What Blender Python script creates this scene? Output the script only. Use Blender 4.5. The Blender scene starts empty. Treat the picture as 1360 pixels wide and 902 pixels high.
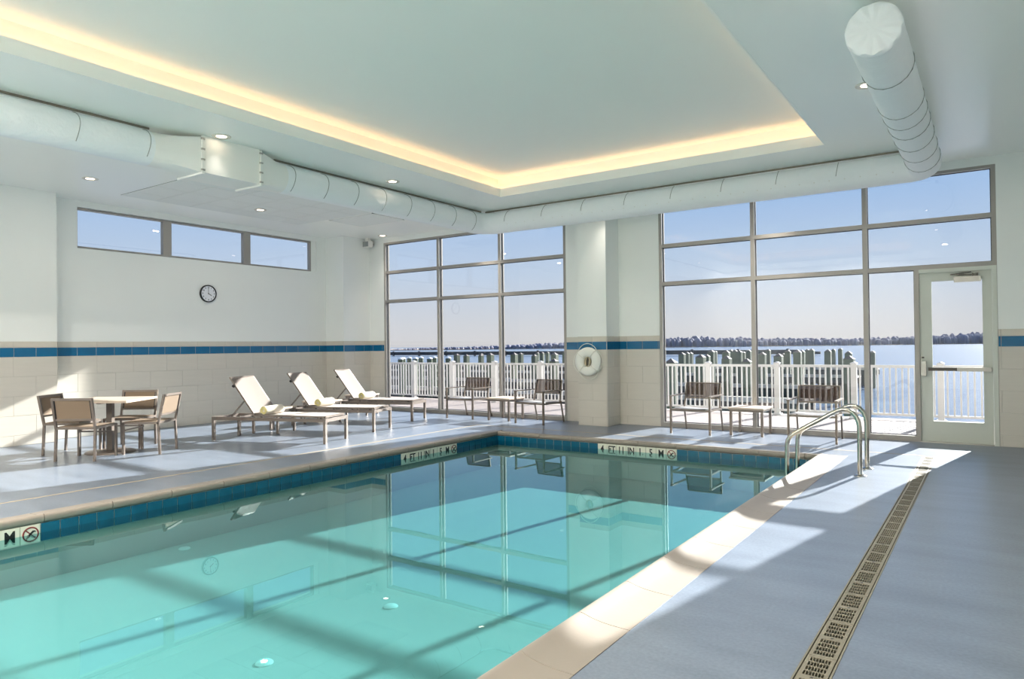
import bpy, math, random
from math import sin, cos, tan, pi, radians
from mathutils import Vector, Matrix
random.seed(7)
S = bpy.context.scene
COL = S.collection

# ------------------------------------------------------------------ camera
CAM_H = 1.42
def make_camera():
    f, r, p, y = 923.6, radians(.653), radians(.526), radians(34.609)
    fw = Vector((-sin(y)*cos(p), cos(y)*cos(p), sin(p)))
    rt = Vector((cos(y), sin(y), 0)); up = rt.cross(fw)
    rt2 = rt*cos(r) - up*sin(r); up2 = up*cos(r) + rt*sin(r)
    cd = bpy.data.cameras.new('camera'); cd.sensor_fit = 'HORIZONTAL'; cd.sensor_width = 36
    cd.lens = f/1360*36; cd.clip_end = 5000; cd.clip_start = .05
    o = bpy.data.objects.new('camera', cd); COL.objects.link(o)
    m = Matrix((rt2, up2, -fw)).transposed().to_4x4(); m.translation = (0, 0, CAM_H)
    o.matrix_world = m; S.camera = o
    return rt2, up2, fw, f
CRT, CUP, CFW, CF = make_camera()
def pixel_ray(x, y):
    return CRT*((x-680)/CF) + CUP*((451-y)/CF) + CFW

# ------------------------------------------------------------------ light, sky, exposure
SUN_E, SUN_ELEV, SUN_AZ = 13.0, radians(23.3), radians(10.4)
def make_sun():
    ld = bpy.data.lights.new('sun', 'SUN'); ld.energy = SUN_E; ld.angle = radians(.53); ld.color = (1, .965, .92)
    o = bpy.data.objects.new('sun', ld); COL.objects.link(o)
    d = Vector((-sin(SUN_AZ)*cos(SUN_ELEV), -cos(SUN_AZ)*cos(SUN_ELEV), -sin(SUN_ELEV)))
    o.rotation_euler = d.to_track_quat('-Z', 'Y').to_euler(); o.location = (6, 40, 20)
make_sun()
def make_world():
    w = bpy.data.worlds.new('sky'); S.world = w; w.use_nodes = True
    nt = w.node_tree; bg = nt.nodes['Background']
    tc = nt.nodes.new('ShaderNodeTexCoord'); sp = nt.nodes.new('ShaderNodeSeparateXYZ')
    cr = nt.nodes.new('ShaderNodeValToRGB')
    nt.links.new(tc.outputs['Generated'], sp.inputs[0]); nt.links.new(sp.outputs['Z'], cr.inputs[0])
    nt.links.new(cr.outputs[0], bg.inputs[0]); bg.inputs[1].default_value = 0.60
    e = cr.color_ramp.elements
    e[0].position = 0.0; e[0].color = (.70, .68, .70, 1)
    e[1].position = 1.0; e[1].color = (.12, .26, .60, 1)
    for pos, c in ((.03, (.68, .69, .74)), (.10, (.56, .66, .82)), (.19, (.40, .57, .85)), (.30, (.30, .50, .86)), (.5, (.22, .42, .80))):
        k = e.new(pos); k.color = (*c, 1)
make_world()
S.view_settings.view_transform = 'Standard'; S.view_settings.look = 'None'
S.view_settings.exposure = 0.75; S.view_settings.gamma = 1.0; S.view_settings.use_curve_mapping = False
S.cycles.max_bounces = 14; S.cycles.diffuse_bounces = 8; S.cycles.transparent_max_bounces = 24
S.cycles.caustics_reflective = False; S.cycles.caustics_refractive = False
S.cycles.sample_clamp_indirect = 6.0

# ------------------------------------------------------------------ helpers
def srgb(r, g, b):
    def f(c):
        c /= 255.
        return c/12.92 if c <= .04045 else ((c+.055)/1.055)**2.4
    return (f(r), f(g), f(b), 1)

MATS = {}
def mat(name, color, rough=.6, metal=0., spec=.5, emit=None, estr=0., noise=None, bump=None, coat=0.):
    """noise=(scale, amount, (sx,sy,sz)); bump=(scale, strength, distance)"""
    m = bpy.data.materials.new(name); m.use_nodes = True; MATS[name] = m
    nt = m.node_tree; b = nt.nodes['Principled BSDF']
    b.inputs['Base Color'].default_value = color; b.inputs['Roughness'].default_value = rough
    b.inputs['Metallic'].default_value = metal; b.inputs['Specular IOR Level'].default_value = spec
    b.inputs['Coat Weight'].default_value = coat
    if emit:
        b.inputs['Emission Color'].default_value = emit; b.inputs['Emission Strength'].default_value = estr
    if noise or bump:
        tc = nt.nodes.new('ShaderNodeTexCoord')
    if noise:
        sc, am, st = noise
        mp = nt.nodes.new('ShaderNodeMapping'); mp.inputs['Scale'].default_value = st
        nz = nt.nodes.new('ShaderNodeTexNoise'); nz.inputs['Scale'].default_value = sc; nz.inputs['Detail'].default_value = 5
        mx = nt.nodes.new('ShaderNodeMix'); mx.data_type = 'RGBA'
        c = Vector(color[:3])
        mx.inputs[6].default_value = (*(c*(1-am)), 1); mx.inputs[7].default_value = (*[min(1, k) for k in c*(1+am)], 1)
        nt.links.new(tc.outputs['Object'], mp.inputs[0]); nt.links.new(mp.outputs[0], nz.inputs[0])
        nt.links.new(nz.outputs[0], mx.inputs[0]); nt.links.new(mx.outputs[2], b.inputs['Base Color'])
    if bump:
        sc, stg, dist = bump
        nz = nt.nodes.new('ShaderNodeTexNoise'); nz.inputs['Scale'].default_value = sc; nz.inputs['Detail'].default_value = 3
        bp = nt.nodes.new('ShaderNodeBump'); bp.inputs['Strength'].default_value = stg; bp.inputs['Distance'].default_value = dist
        nt.links.new(tc.outputs['Object'], nz.inputs[0]); nt.links.new(nz.outputs[0], bp.inputs['Height'])
        nt.links.new(bp.outputs[0], b.inputs['Normal'])
    return m

def glass_mat(name, tint, ior, rough=0.0, bump=None, mirror=(1, 1, 1)):
    """clear sheet: what is behind it, tinted, plus the mirror image by Fresnel"""
    m = bpy.data.materials.new(name); m.use_nodes = True; MATS[name] = m
    nt = m.node_tree; nt.nodes.clear()
    out = nt.nodes.new('ShaderNodeOutputMaterial'); mx = nt.nodes.new('ShaderNodeMixShader')
    tr = nt.nodes.new('ShaderNodeBsdfTransparent'); gl = nt.nodes.new('ShaderNodeBsdfGlossy'); geo = nt.nodes.new('ShaderNodeNewGeometry')
    tr.inputs[0].default_value = (*tint, 1); gl.inputs['Roughness'].default_value = rough; gl.inputs['Color'].default_value = (*mirror, 1)
    f0 = ((ior-1)/(ior+1))**2            # Schlick's curve, the same from either side of the sheet
    dt = nt.nodes.new('ShaderNodeVectorMath'); dt.operation = 'DOT_PRODUCT'
    nt.links.new(geo.outputs['Normal'], dt.inputs[0]); nt.links.new(geo.outputs['Incoming'], dt.inputs[1])
    def mth(op, a, b=None):
        n = nt.nodes.new('ShaderNodeMath'); n.operation = op
        for i, q in enumerate((a, b)):
            if q is None: continue
            if isinstance(q, (int, float)): n.inputs[i].default_value = q
            else: nt.links.new(q, n.inputs[i])
        return n.outputs[0]
    fac = mth('ADD', mth('MULTIPLY', mth('POWER', mth('SUBTRACT', 1.0, mth('ABSOLUTE', dt.outputs['Value'])), 5.0), 1-f0), f0)
    nt.links.new(fac, mx.inputs[0]); nt.links.new(tr.outputs[0], mx.inputs[1]); nt.links.new(gl.outputs[0], mx.inputs[2])
    nt.links.new(mx.outputs[0], out.inputs[0])
    if bump:
        tc = nt.nodes.new('ShaderNodeTexCoord'); nz = nt.nodes.new('ShaderNodeTexNoise'); bp = nt.nodes.new('ShaderNodeBump')
        nz.inputs['Scale'].default_value = bump[0]; bp.inputs['Strength'].default_value = bump[1]; bp.inputs['Distance'].default_value = bump[2]
        nt.links.new(tc.outputs['Object'], nz.inputs[0]); nt.links.new(nz.outputs[0], bp.inputs['Height'])
        nt.links.new(bp.outputs[0], gl.inputs['Normal'])
    return m

def sheer_mat(name, color, clear):
    m = bpy.data.materials.new(name); m.use_nodes = True; MATS[name] = m
    nt = m.node_tree; b = nt.nodes['Principled BSDF']; out = nt.nodes['Material Output']
    b.inputs['Base Color'].default_value = color; b.inputs['Roughness'].default_value = .8
    tr = nt.nodes.new('ShaderNodeBsdfTransparent'); mx = nt.nodes.new('ShaderNodeMixShader'); mx.inputs[0].default_value = clear
    nt.links.new(b.outputs[0], mx.inputs[1]); nt.links.new(tr.outputs[0], mx.inputs[2]); nt.links.new(mx.outputs[0], out.inputs[0])
    return m

class MB:
    def __init__(s): s.v = []; s.f = []
    def add(s, vs, fs):
        o = len(s.v); s.v += [tuple(p) for p in vs]; s.f += [tuple(i+o for i in f) for f in fs]; return s
    def box(s, x0, x1, y0, y1, z0, z1):
        return s.add([(x0,y0,z0),(x1,y0,z0),(x1,y1,z0),(x0,y1,z0),(x0,y0,z1),(x1,y0,z1),(x1,y1,z1),(x0,y1,z1)],
                     [(0,3,2,1),(4,5,6,7),(0,1,5,4),(1,2,6,5),(2,3,7,6),(3,0,4,7)])
    def chip(s, x0, x1, y0, y1, z0, z1, face, b=.003):
        """box whose outer face (one of '+x','-y','+z','-x','+y') is chamfered"""
        lo = [x0,y0,z0]; hi = [x1,y1,z1]; ax = 'xyz'.index(face[1]); pos = face[0] == '+'
        o = [i for i in range(3) if i != ax]
        base = (lo if pos else hi)[ax]; top = (hi if pos else lo)[ax]; mid = top-b if pos else top+b
        def ring(lev, ins):
            r = []
            for (i, j) in ((0,0),(1,0),(1,1),(0,1)):
                p = [0,0,0]; p[ax] = lev
                p[o[0]] = (hi if i else lo)[o[0]] + (-ins if i else ins); p[o[1]] = (hi if j else lo)[o[1]] + (-ins if j else ins)
                r.append(p)
            return r
        vs = ring(base,0)+ring(mid,0)+ring(top,b)
        fs = []
        for k in (0,4):
            for i in range(4): fs.append((k+i, k+(i+1)%4, k+4+(i+1)%4, k+4+i))
        fs.append((8,9,10,11))
        if (pos) == (ax == 1): fs = [f[::-1] for f in fs]
        return s.add(vs, fs)
    def bar(s, p0, p1, w, h, up=(0,0,1)):
        p0 = Vector(p0); p1 = Vector(p1); d = (p1-p0).normalized(); u = Vector(up)
        if abs(d.dot(u)) > .95: u = Vector((1,0,0)) if abs(d.x) < .9 else Vector((0,1,0))
        r = d.cross(u).normalized(); u = r.cross(d)
        vs = []
        for p in (p0, p1):
            for a, b in ((-1,-1),(1,-1),(1,1),(-1,1)): vs.append(p + r*(a*w/2) + u*(b*h/2))
        return s.add(vs, [(0,1,2,3),(7,6,5,4),(0,4,5,1),(1,5,6,2),(2,6,7,3),(3,7,4,0)])
    def tube(s, path, r, n=10, cap=True, closed=False):
        P = [Vector(p) for p in path]; m = len(P); rings = []
        rr = r if isinstance(r, (list, tuple)) else [r]*m
        prev = None; o = len(s.v)
        for i in range(m):
            a = P[(i-1) % m] if (i or closed) else P[i]; b = P[(i+1) % m] if (i < m-1 or closed) else P[i]
            t = (b-a).normalized()
            if prev is None:
                u = Vector((0,0,1)) if abs(t.z) < .9 else Vector((1,0,0))
            else: u = prev
            u = (u - t*u.dot(t)).normalized(); prev = u; w = t.cross(u)
            for k in range(n):
                an = 2*pi*k/n; s.v.append(tuple(P[i] + (u*cos(an) + w*sin(an))*rr[i]))
        for i in range(m if closed else m-1):
            j = (i+1) % m
            for k in range(n):
                k2 = (k+1) % n; s.f.append((o+i*n+k, o+i*n+k2, o+j*n+k2, o+j*n+k))
        if cap and not closed:
            s.f.append(tuple(o+k for k in range(n))[::-1]); s.f.append(tuple(o+(m-1)*n+k for k in range(n)))
        return s
    def lathe(s, prof, n=24, M=None, cap=True):
        """profile of (radius, height) turned about local z"""
        o = len(s.v); M = M or Matrix.Identity(4)
        for (r, z) in prof:
            for k in range(n):
                a = 2*pi*k/n; s.v.append(tuple(M @ Vector((r*cos(a), r*sin(a), z))))
        for i in range(len(prof)-1):
            for k in range(n):
                k2 = (k+1) % n; s.f.append((o+i*n+k, o+i*n+k2, o+(i+1)*n+k2, o+(i+1)*n+k))
        if cap and prof[0][0] > 1e-5: s.f.append(tuple(o+k for k in range(n))[::-1])
        if cap and prof[-1][0] > 1e-5: s.f.append(tuple(o+(len(prof)-1)*n+k for k in range(n)))
        return s
    def loft(s, rings, close_ring=True, cap=False):
        o = len(s.v); n = len(rings[0])
        for r in rings: s.v += [tuple(p) for p in r]
        for i in range(len(rings)-1):
            for k in range(n if close_ring else n-1):
                k2 = (k+1) % n; s.f.append((o+i*n+k, o+i*n+k2, o+(i+1)*n+k2, o+(i+1)*n+k))
        if cap:
            s.f.append(tuple(o+k for k in range(n))[::-1]); s.f.append(tuple(o+(len(rings)-1)*n+k for k in range(n)))
        return s
    def mesh(s, name, m, smooth=False):
        me = bpy.data.meshes.new(name); me.from_pydata(s.v, [], s.f)
        import bmesh
        bm = bmesh.new(); bm.from_mesh(me)
        if len(me.polygons) > 1: bmesh.ops.recalc_face_normals(bm, faces=bm.faces); bm.to_mesh(me); bm.free()
        if smooth:
            me.shade_smooth(); me.set_sharp_from_angle(angle=radians(42))
        me.materials.append(MATS[m]); me.update(); return me
    def build(s, name, m, parent=None, smooth=False, loc=None):
        return link(name, s.mesh(name, m, smooth), parent, loc)

def link(name, me, parent=None, loc=None):
    o = bpy.data.objects.new(name, me); COL.objects.link(o)
    if parent: o.parent = parent
    if loc is not None: o.location = loc
    return o
def tag(o, label=None, cat=None, group=None, kind=None):
    if label: o['label'] = label
    if cat: o['category'] = cat
    if group: o['group'] = group
    if kind: o['kind'] = kind
    return o
def empty(name, loc=(0,0,0), rz=0):
    o = bpy.data.objects.new(name, None); COL.objects.link(o); o.location = loc; o.rotation_euler = (0,0,rz)
    o.empty_display_size = .1; return o
def copy_tree(o, parent=None):
    c = o.copy(); COL.objects.link(c); c.parent = parent
    for ch in list(o.children): copy_tree(ch, c)
    return c
def text_mesh(txt, size, m, depth=.001):
    cu = bpy.data.curves.new('lettering', 'FONT'); cu.body = txt; cu.size = size; cu.align_x = 'CENTER'; cu.align_y = 'CENTER'
    cu.extrude = depth; cu.offset = size*.02; cu.resolution_u = 3
    o = bpy.data.objects.new('tmp', cu); COL.objects.link(o)
    dg = bpy.context.evaluated_depsgraph_get(); me = bpy.data.meshes.new_from_object(o.evaluated_get(dg))
    bpy.data.objects.remove(o); bpy.data.curves.remove(cu)
    me.materials.clear(); me.materials.append(MATS[m]); return me

# ------------------------------------------------------------------ materials
mat('wall_paint', srgb(238, 241, 238), .45, noise=(3, .012, (1,1,1)))
mat('ceiling_paint', srgb(244, 247, 243), .30, spec=.5)
mat('tray_paint', srgb(244, 246, 241), .5)
mat('beige_tile', srgb(206, 201, 191), .32, noise=(2.2, .05, (1, 1, 14)))
mat('cap_tile', srgb(204, 198, 186), .35, noise=(2.2, .05, (1, 1, 10)))
mat('blue_tile', srgb(20, 98, 140), .16, noise=(5, .10, (1,1,1)))
mat('grout', srgb(196, 192, 184), .8)
mat('pool_tile', srgb(8, 86, 116), .12, noise=(6, .15, (1,1,1)))
mat('marker_tile', srgb(222, 222, 208), .3)
mat('ink', srgb(16, 18, 20), .5)
mat('red_ink', srgb(120, 26, 26), .5)
mat('coping', srgb(142, 134, 125), .45, noise=(4, .04, (1,1,1)), bump=(60, .05, .01))
mat('joint', srgb(150, 142, 124), .8)
mat('plaster', srgb(180, 180, 174), .7, noise=(1.2, .03, (1,1,1)))
mat('white_plastic', srgb(228, 228, 224), .4)
mat('deck_paint', srgb(112, 122, 136), .30, noise=(2.2, .32, (.55, 2.0, 1)))
def deck_grain():          # fine grit over the cloudy coat
    nt = MATS['deck_paint'].node_tree; b = nt.nodes['Principled BSDF']
    src = b.inputs['Base Color'].links[0].from_socket
    tc = nt.nodes.new('ShaderNodeTexCoord'); nz = nt.nodes.new('ShaderNodeTexNoise'); nz.inputs['Scale'].default_value = 55; nz.inputs['Detail'].default_value = 2
    mr = nt.nodes.new('ShaderNodeMapRange'); mr.inputs['To Min'].default_value = .74; mr.inputs['To Max'].default_value = 1.26
    mx = nt.nodes.new('ShaderNodeMix'); mx.data_type = 'RGBA'; mx.blend_type = 'MULTIPLY'; mx.inputs[0].default_value = 1
    cb = nt.nodes.new('ShaderNodeCombineColor')
    nt.links.new(tc.outputs['Object'], nz.inputs[0]); nt.links.new(nz.outputs[0], mr.inputs['Value'])
    for q in range(3): nt.links.new(mr.outputs[0], cb.inputs[q])
    nt.links.new(src, mx.inputs[6]); nt.links.new(cb.outputs[0], mx.inputs[7]); nt.links.new(mx.outputs[2], b.inputs['Base Color'])
deck_grain()
mat('sealant', srgb(170, 156, 132), .8)
mat('grate', srgb(124, 119, 104), .55, noise=(8, .12, (1,1,1)))
mat('drain_dark', srgb(14, 14, 13), .9)
mat('aluminium', srgb(158, 154, 148), .42, metal=.15)
mat('gasket', srgb(40, 40, 44), .7)
mat('door_paint', srgb(206, 210, 200), .4)
mat('steel', srgb(190, 186, 176), .16, metal=1)
mat('dark_metal', srgb(70, 68, 64), .35, metal=.8)
mat('satin_metal', srgb(176, 174, 168), .35, metal=.7)
mat('taupe_frame', srgb(120, 110, 102), .38, metal=.35)
mat('tan_sling', srgb(122, 105, 87), .8, bump=(300, .2, .002))
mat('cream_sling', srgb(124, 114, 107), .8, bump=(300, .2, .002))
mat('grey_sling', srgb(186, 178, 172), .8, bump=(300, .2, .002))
mat('table_top', srgb(186, 170, 154), .45, noise=(6, .06, (1, 8, 1)))
sheer_mat('brown_mesh', srgb(70, 48, 32), .22)
mat('bronze_frame', srgb(118, 108, 98), .4, metal=.4)
mat('seat_mesh', srgb(150, 150, 154), .7)
mat('towel', srgb(206, 200, 186), .95, bump=(120, .5, .006))
mat('towel_end', srgb(206, 196, 140), .95, bump=(120, .5, .006))
mat('duct_fabric', srgb(240, 244, 246), .7, bump=(9, .4, .03))
mat('duct_metal', srgb(238, 238, 234), .5)
mat('cord', srgb(150, 156, 154), .8)
mat('rail_metal', srgb(120, 116, 104), .5)
mat('acoustic_tile', srgb(230, 234, 232), .8, bump=(200, .2, .002))
mat('grid_backing', srgb(120, 126, 124), .8)
mat('buoy_white', srgb(236, 236, 228), .5)
mat('rope', srgb(196, 186, 158), .9)
mat('white_rope', srgb(222, 222, 212), .9)
mat('black_plastic', srgb(18, 18, 22), .35)
mat('clock_face', srgb(236, 238, 244), .5)
mat('led', (1, .72, .42, 1), .5, emit=(1, .61, .38, 1), estr=2.4)
mat('lamp_disc', (1, .9, .8, 1), .5, emit=(1, .78, .56, 1), estr=7)
mat('lamp_trim', srgb(214, 210, 200), .4)
mat('deck_board', srgb(150, 138, 132), .7, noise=(1.0, .08, (1, 22, 1)))
mat('fence_white', srgb(186, 182, 178), .45)
mat('piling_wood', srgb(82, 92, 74), .85, noise=(1.2, .30, (1, 1, .15)))
mat('piling_cap', srgb(84, 76, 72), .7)
mat('dock_wood', srgb(182, 176, 166), .8, noise=(1.5, .15, (6, 1, 1)))
mat('dock_side', srgb(66, 64, 62), .9)
mat('wave_wall', srgb(52, 60, 68), .9)
mat('hazed_tree', srgb(124, 122, 136), .95, noise=(.05, .25, (1,1,1)))  # distance haze is mixed into this pale grey-purple crown colour
mat('marsh', srgb(176, 156, 134), .95)
glass_mat('window_glass', (.97, .98, .98), 1.45)
glass_mat('pool_water_surface', (.325, .59, .61), 1.33, 0.0, bump=(1.3, .02, .02), mirror=(.70, .92, .96))
def sea_mat():
    m = mat('sea', srgb(88, 106, 128), .18, spec=.5)
    nt = m.node_tree; b = nt.nodes['Principled BSDF']
    tc = nt.nodes.new('ShaderNodeTexCoord'); mp = nt.nodes.new('ShaderNodeMapping'); mp.inputs['Scale'].default_value = (.6, 1.6, 1)
    nz = nt.nodes.new('ShaderNodeTexNoise'); nz.inputs['Scale'].default_value = .9; nz.inputs['Detail'].default_value = 6
    bp = nt.nodes.new('ShaderNodeBump'); bp.inputs['Strength'].default_value = .4; bp.inputs['Distance'].default_value = .35
    nt.links.new(tc.outputs['Object'], mp.inputs[0]); nt.links.new(mp.outputs[0], nz.inputs[0])
    nt.links.new(nz.outputs[0], bp.inputs['Height']); nt.links.new(bp.outputs[0], b.inputs['Normal'])
sea_mat()

# ------------------------------------------------------------------ main dimensions
XL, YW, XR, YB = -12.40, 11.36, 2.0, -1.5        # left wall, window wall, right wall, back wall
ZC, ZT = 3.91, 4.25                              # soffit ceiling, tray ceiling
YO = 11.49                                       # outer face of the window wall
PX0, PX1, PY0, PY1 = -6.95, -1.50, .20, 9.50    # pool opening (outer edge of the coping)
DX0, DX1, DY0, DY1 = -.722, -.577, .8, 9.93      # trench drain
ZW = -.12                                        # pool water
ZP = -.52                                        # pool floor
HEAD, SILL_Z = 3.79, 3.13

def grid_plate(mb, xs, ys, holes, z0, z1):
    for i in range(len(xs)-1):
        for j in range(len(ys)-1):
            cx = (xs[i]+xs[i+1])/2; cy = (ys[j]+ys[j+1])/2
            if any(a < cx < b and c < cy < d for a, b, c, d in holes): continue
            mb.box(xs[i], xs[i+1], ys[j], ys[j+1], z0, z1)
    return mb

# ------------------------------------------------------------------ floor and ceiling
floor = tag(grid_plate(MB(), [XL-.3, PX0, PX1, DX0, DX1, XR+.3], [YB-.3, PY0, DY0, PY1, DY1, YO],
            [(PX0, PX1, PY0, PY1), (DX0, DX1, DY0, DY1)], -.25, 0).build('floor', 'deck_paint'),
            'blue grey painted pool deck floor', kind='structure')
# expansion joints of the deck, slightly proud sealant
for a in ((-7.66, -7.63, -1, 10.0), (-7.63, DX0, 9.97, 10.0)):
    MB().box(a[0], a[1], a[2], a[3], 0, .002).build('expansion_joint', 'sealant', floor)

TX0, TX1, TY0, TY1 = -6.72, -1.70, .3, 9.44
ceiling = grid_plate(MB(), [XL-.3, TX0, TX1, XR+.3], [YB-.3, TY0, TY1, YO], [(TX0, TX1, TY0, TY1)], ZC, ZC+.06).build('ceiling', 'ceiling_paint')
tag(ceiling, 'white glossy ceiling with a raised lit tray over the pool', kind='structure')
CV = .16
t = MB()
t.box(TX0-CV-.05, TX1+CV+.05, TY0-CV-.05, TY1+CV+.05, ZT, ZT+.06)
for a in ((TX0-CV-.05, TX0-CV, TY0-CV, TY1+CV), (TX1+CV, TX1+CV+.05, TY0-CV, TY1+CV), (TX0-CV, TX1+CV, TY0-CV-.05, TY0-CV), (TX0-CV, TX1+CV, TY1+CV, TY1+CV+.05)):
    t.box(*a, ZC+.06, ZT)
t.build('tray_ceiling', 'tray_paint', ceiling)
f = MB(); ft = .02; zt = ZC+.135
k_ = .003; zf = ZC-.002
f.box(TX0-ft, TX0+k_, TY0-ft, TY1+ft, zf, zt); f.box(TX1-k_, TX1+ft, TY0-ft, TY1+ft, zf, zt)
f.box(TX0+k_, TX1-k_, TY0-ft, TY0+k_, zf, zt); f.box(TX0+k_, TX1-k_, TY1-k_, TY1+ft, zf, zt)
f.build('tray_fascia', 'ceiling_paint', ceiling)
LZ = ZC+.075
for nm, a in (('x', (TX0-.09, TX0-.05, TY0, TY1+.09)), ('y', (TX0-.05, TX1+.05, TY1+.05, TY1+.09)), ('x', (TX1+.05, TX1+.09, TY0, TY1+.09)), ('y', (TX0-.05, TX1+.05, TY0-.09, TY0-.05))):
    o = MB().box(*a, LZ, LZ+.012).build('led_strip', 'led', ceiling)
    o['label'] = 'warm glowing cove light strip'
# lay-in acoustic panel field, each tile its own piece
cx_ = [-11.45, -11.0, -10.39, -9.78, -9.17, -8.56, -8.15]; cy_ = [5.6, 6.14, 6.76, 7.36, 7.97, 8.56, 9.06]
MB().box(cx_[0], cx_[-1], cy_[0], cy_[-1], ZC-.003, ZC).build('ceiling_tile_grid', 'grid_backing', ceiling)  # mid-grey backing that reads as dark joints between the tiles
for i in range(6):
    for j in range(6):
        m = MB().box(cx_[i]+.006, cx_[i+1]-.006, cy_[j]+.006, cy_[j+1]-.006, ZC-.008, ZC-.003)
        m.build('ceiling_tile', 'acoustic_tile', ceiling)

# ------------------------------------------------------------------ walls
def holed_wall_x(mb, x0, x1, ya, yb, za, zb, holes):
    ys = sorted({ya, yb, *[h[0] for h in holes], *[h[1] for h in holes]}); zs = sorted({za, zb, *[h[2] for h in holes], *[h[3] for h in holes]})
    for i in range(len(ys)-1):
        for j in range(len(zs)-1):
            cy = (ys[i]+ys[i+1])/2; cz = (zs[j]+zs[j+1])/2
            if any(h[0] < cy < h[1] and h[2] < cz < h[3] for h in holes): continue
            mb.box(x0, x1, ys[i], ys[i+1], zs[j], zs[j+1])
    return mb
CLER = [(5.37, 6.85), (6.97, 8.51), (8.63, 10.17)]
wall_left = holed_wall_x(MB(), XL-.3, XL, YB, YO, -.25, ZC+.4, [(5.37, 10.30, SILL_Z-.01, HEAD+.01)]).build('wall_left', 'wall_paint')
tag(wall_left, 'white wall with clerestory windows above beige and blue tiling', kind='structure')
PIL_N = (4.93, 3.6)       # near pilaster
MB().box(XL, XL+.32, PIL_N[1], PIL_N[0], 0, ZC).build('pilaster', 'wall_paint', wall_left)
MB().box(XL, -11.82, 10.57, YW, 0, ZC).build('pilaster', 'wall_paint', wall_left)
wall_far = MB()
WL = (-11.36, -6.59); WR = (-4.73, .07)
for a, b in ((-11.82-.58, WL[0]), (WL[1], WR[0]), (WR[1], XR+.3)): wall_far.box(a, b, YW, YO, -.25, ZC+.4)
for a, b in (WL, WR): wall_far.box(a, b, YW, YO, HEAD, ZC+.4); wall_far.box(a, b, YW, YO, -.25, 0)
wall_far = tag(wall_far.build('wall_far', 'wall_paint'), 'window wall with white painted piers over beige and blue tiling', kind='structure')
COLX = (-6.07, -5.50); COLY = 10.86
MB().box(*COLX, COLY, YW, 0, ZC).build('column', 'wall_paint', wall_far)
tag(MB().box(XR, XR+.3, YB, YO, -.25, ZC+.4).build('wall_right', 'wall_paint'), 'white wall on the right of the pool hall', kind='structure')
tag(MB().box(XL-.3, XR+.3, YB-.3, YB, -.25, ZC+.4).build('wall_back', 'wall_paint'), 'white wall behind the pool', kind='structure')

# tiling: rows of 300x600, a blue course of 300x150, a thin cap
ROWS = [(1.335-.295*k, 1.335-.295*(k+1)) for k in range(5)]
TILE_CACHE = {}
def tile(parent, axis, face, a0, a1, z0, z1, base, m):
    """axis: direction the tile runs along ('x' or 'y'); face: which way it looks; base: coordinate of the wall face"""
    g = .003; w = round(a1-a0-2*g, 4); h = round(z1-z0-2*g, 4); t = .010
    if w < .02 or h < .02: return
    key = (axis, face, w, h, m)
    if key not in TILE_CACHE:
        mb = MB()
        if axis == 'y':
            mb.chip(0 if face == '+' else -t, t if face == '+' else 0, -w/2, w/2, -h/2, h/2, face+'x', .002)
        else:
            mb.chip(-w/2, w/2, 0 if face == '+' else -t, t if face == '+' else 0, -h/2, h/2, face+'y', .002)
        TILE_CACHE[key] = mb.mesh('tile', m)
    c = (a0+a1)/2; z = (z0+z1)/2
    link('tile', TILE_CACHE[key], parent, (base, c, z) if axis == 'y' else (c, base, z))
def tile_run(parent, axis, face, a0, a1, base, start):
    """tiles between a0 and a1, joints counted from start; a thin bed behind them"""
    s = 1 if face == '+' else -1; t = .005
    lo, hi = sorted((base, base+s*t))
    if axis == 'y': MB().box(lo, hi, a0, a1, 0, 1.57).build('tile_bed', 'grout', parent)
    else: MB().box(a0, a1, lo, hi, 0, 1.57).build('tile_bed', 'grout', parent)
    def cuts(p, off):
        k = math.ceil((a0-start-off)/p + .02); r = [a0]
        while start+off+k*p < a1-.02: r.append(start+off+k*p); k += 1
        return r+[a1]
    for i, (zt_, zb_) in enumerate(ROWS):
        c = cuts(.6, .3*(i % 2))
        for j in range(len(c)-1): tile(parent, axis, face, c[j], c[j+1], max(zb_, .004), zt_, base, 'beige_tile')
    c = cuts(.295, 0)
    for j in range(len(c)-1): tile(parent, axis, face, c[j], c[j+1], 1.335, 1.478, base, 'blue_tile')
    c = cuts(.6, 0)
    for j in range(len(c)-1): tile(parent, axis, face, c[j], c[j+1], 1.478, 1.57, base, 'cap_tile')
tile_run(wall_left, 'y', '+', PIL_N[0], 10.57, XL, 5.06)
tile_run(wall_left, 'y', '+', PIL_N[1], PIL_N[0], XL+.32, 4.93)
tile_run(wall_left, 'x', '-', XL, -11.82, 10.57, -12.13)
tile_run(wall_left, 'y', '+', 10.57, YW, -11.82, 10.87)
tile_run(wall_far, 'x', '-', -11.82, WL[0], YW, -11.72)
tile_run(wall_far, 'x', '-', WL[1], COLX[0], YW, -6.3)
tile_run(wall_far, 'y', '+', COLY, YW, COLX[1], 11.1)
tile_run(wall_far, 'x', '-', COLX[0], COLX[1], COLY, -5.78)
tile_run(wall_far, 'x', '-', COLX[1], WR[0], YW, -5.35)
tile_run(wall_far, 'x', '-', WR[1], 1.6, YW, .1)

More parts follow.
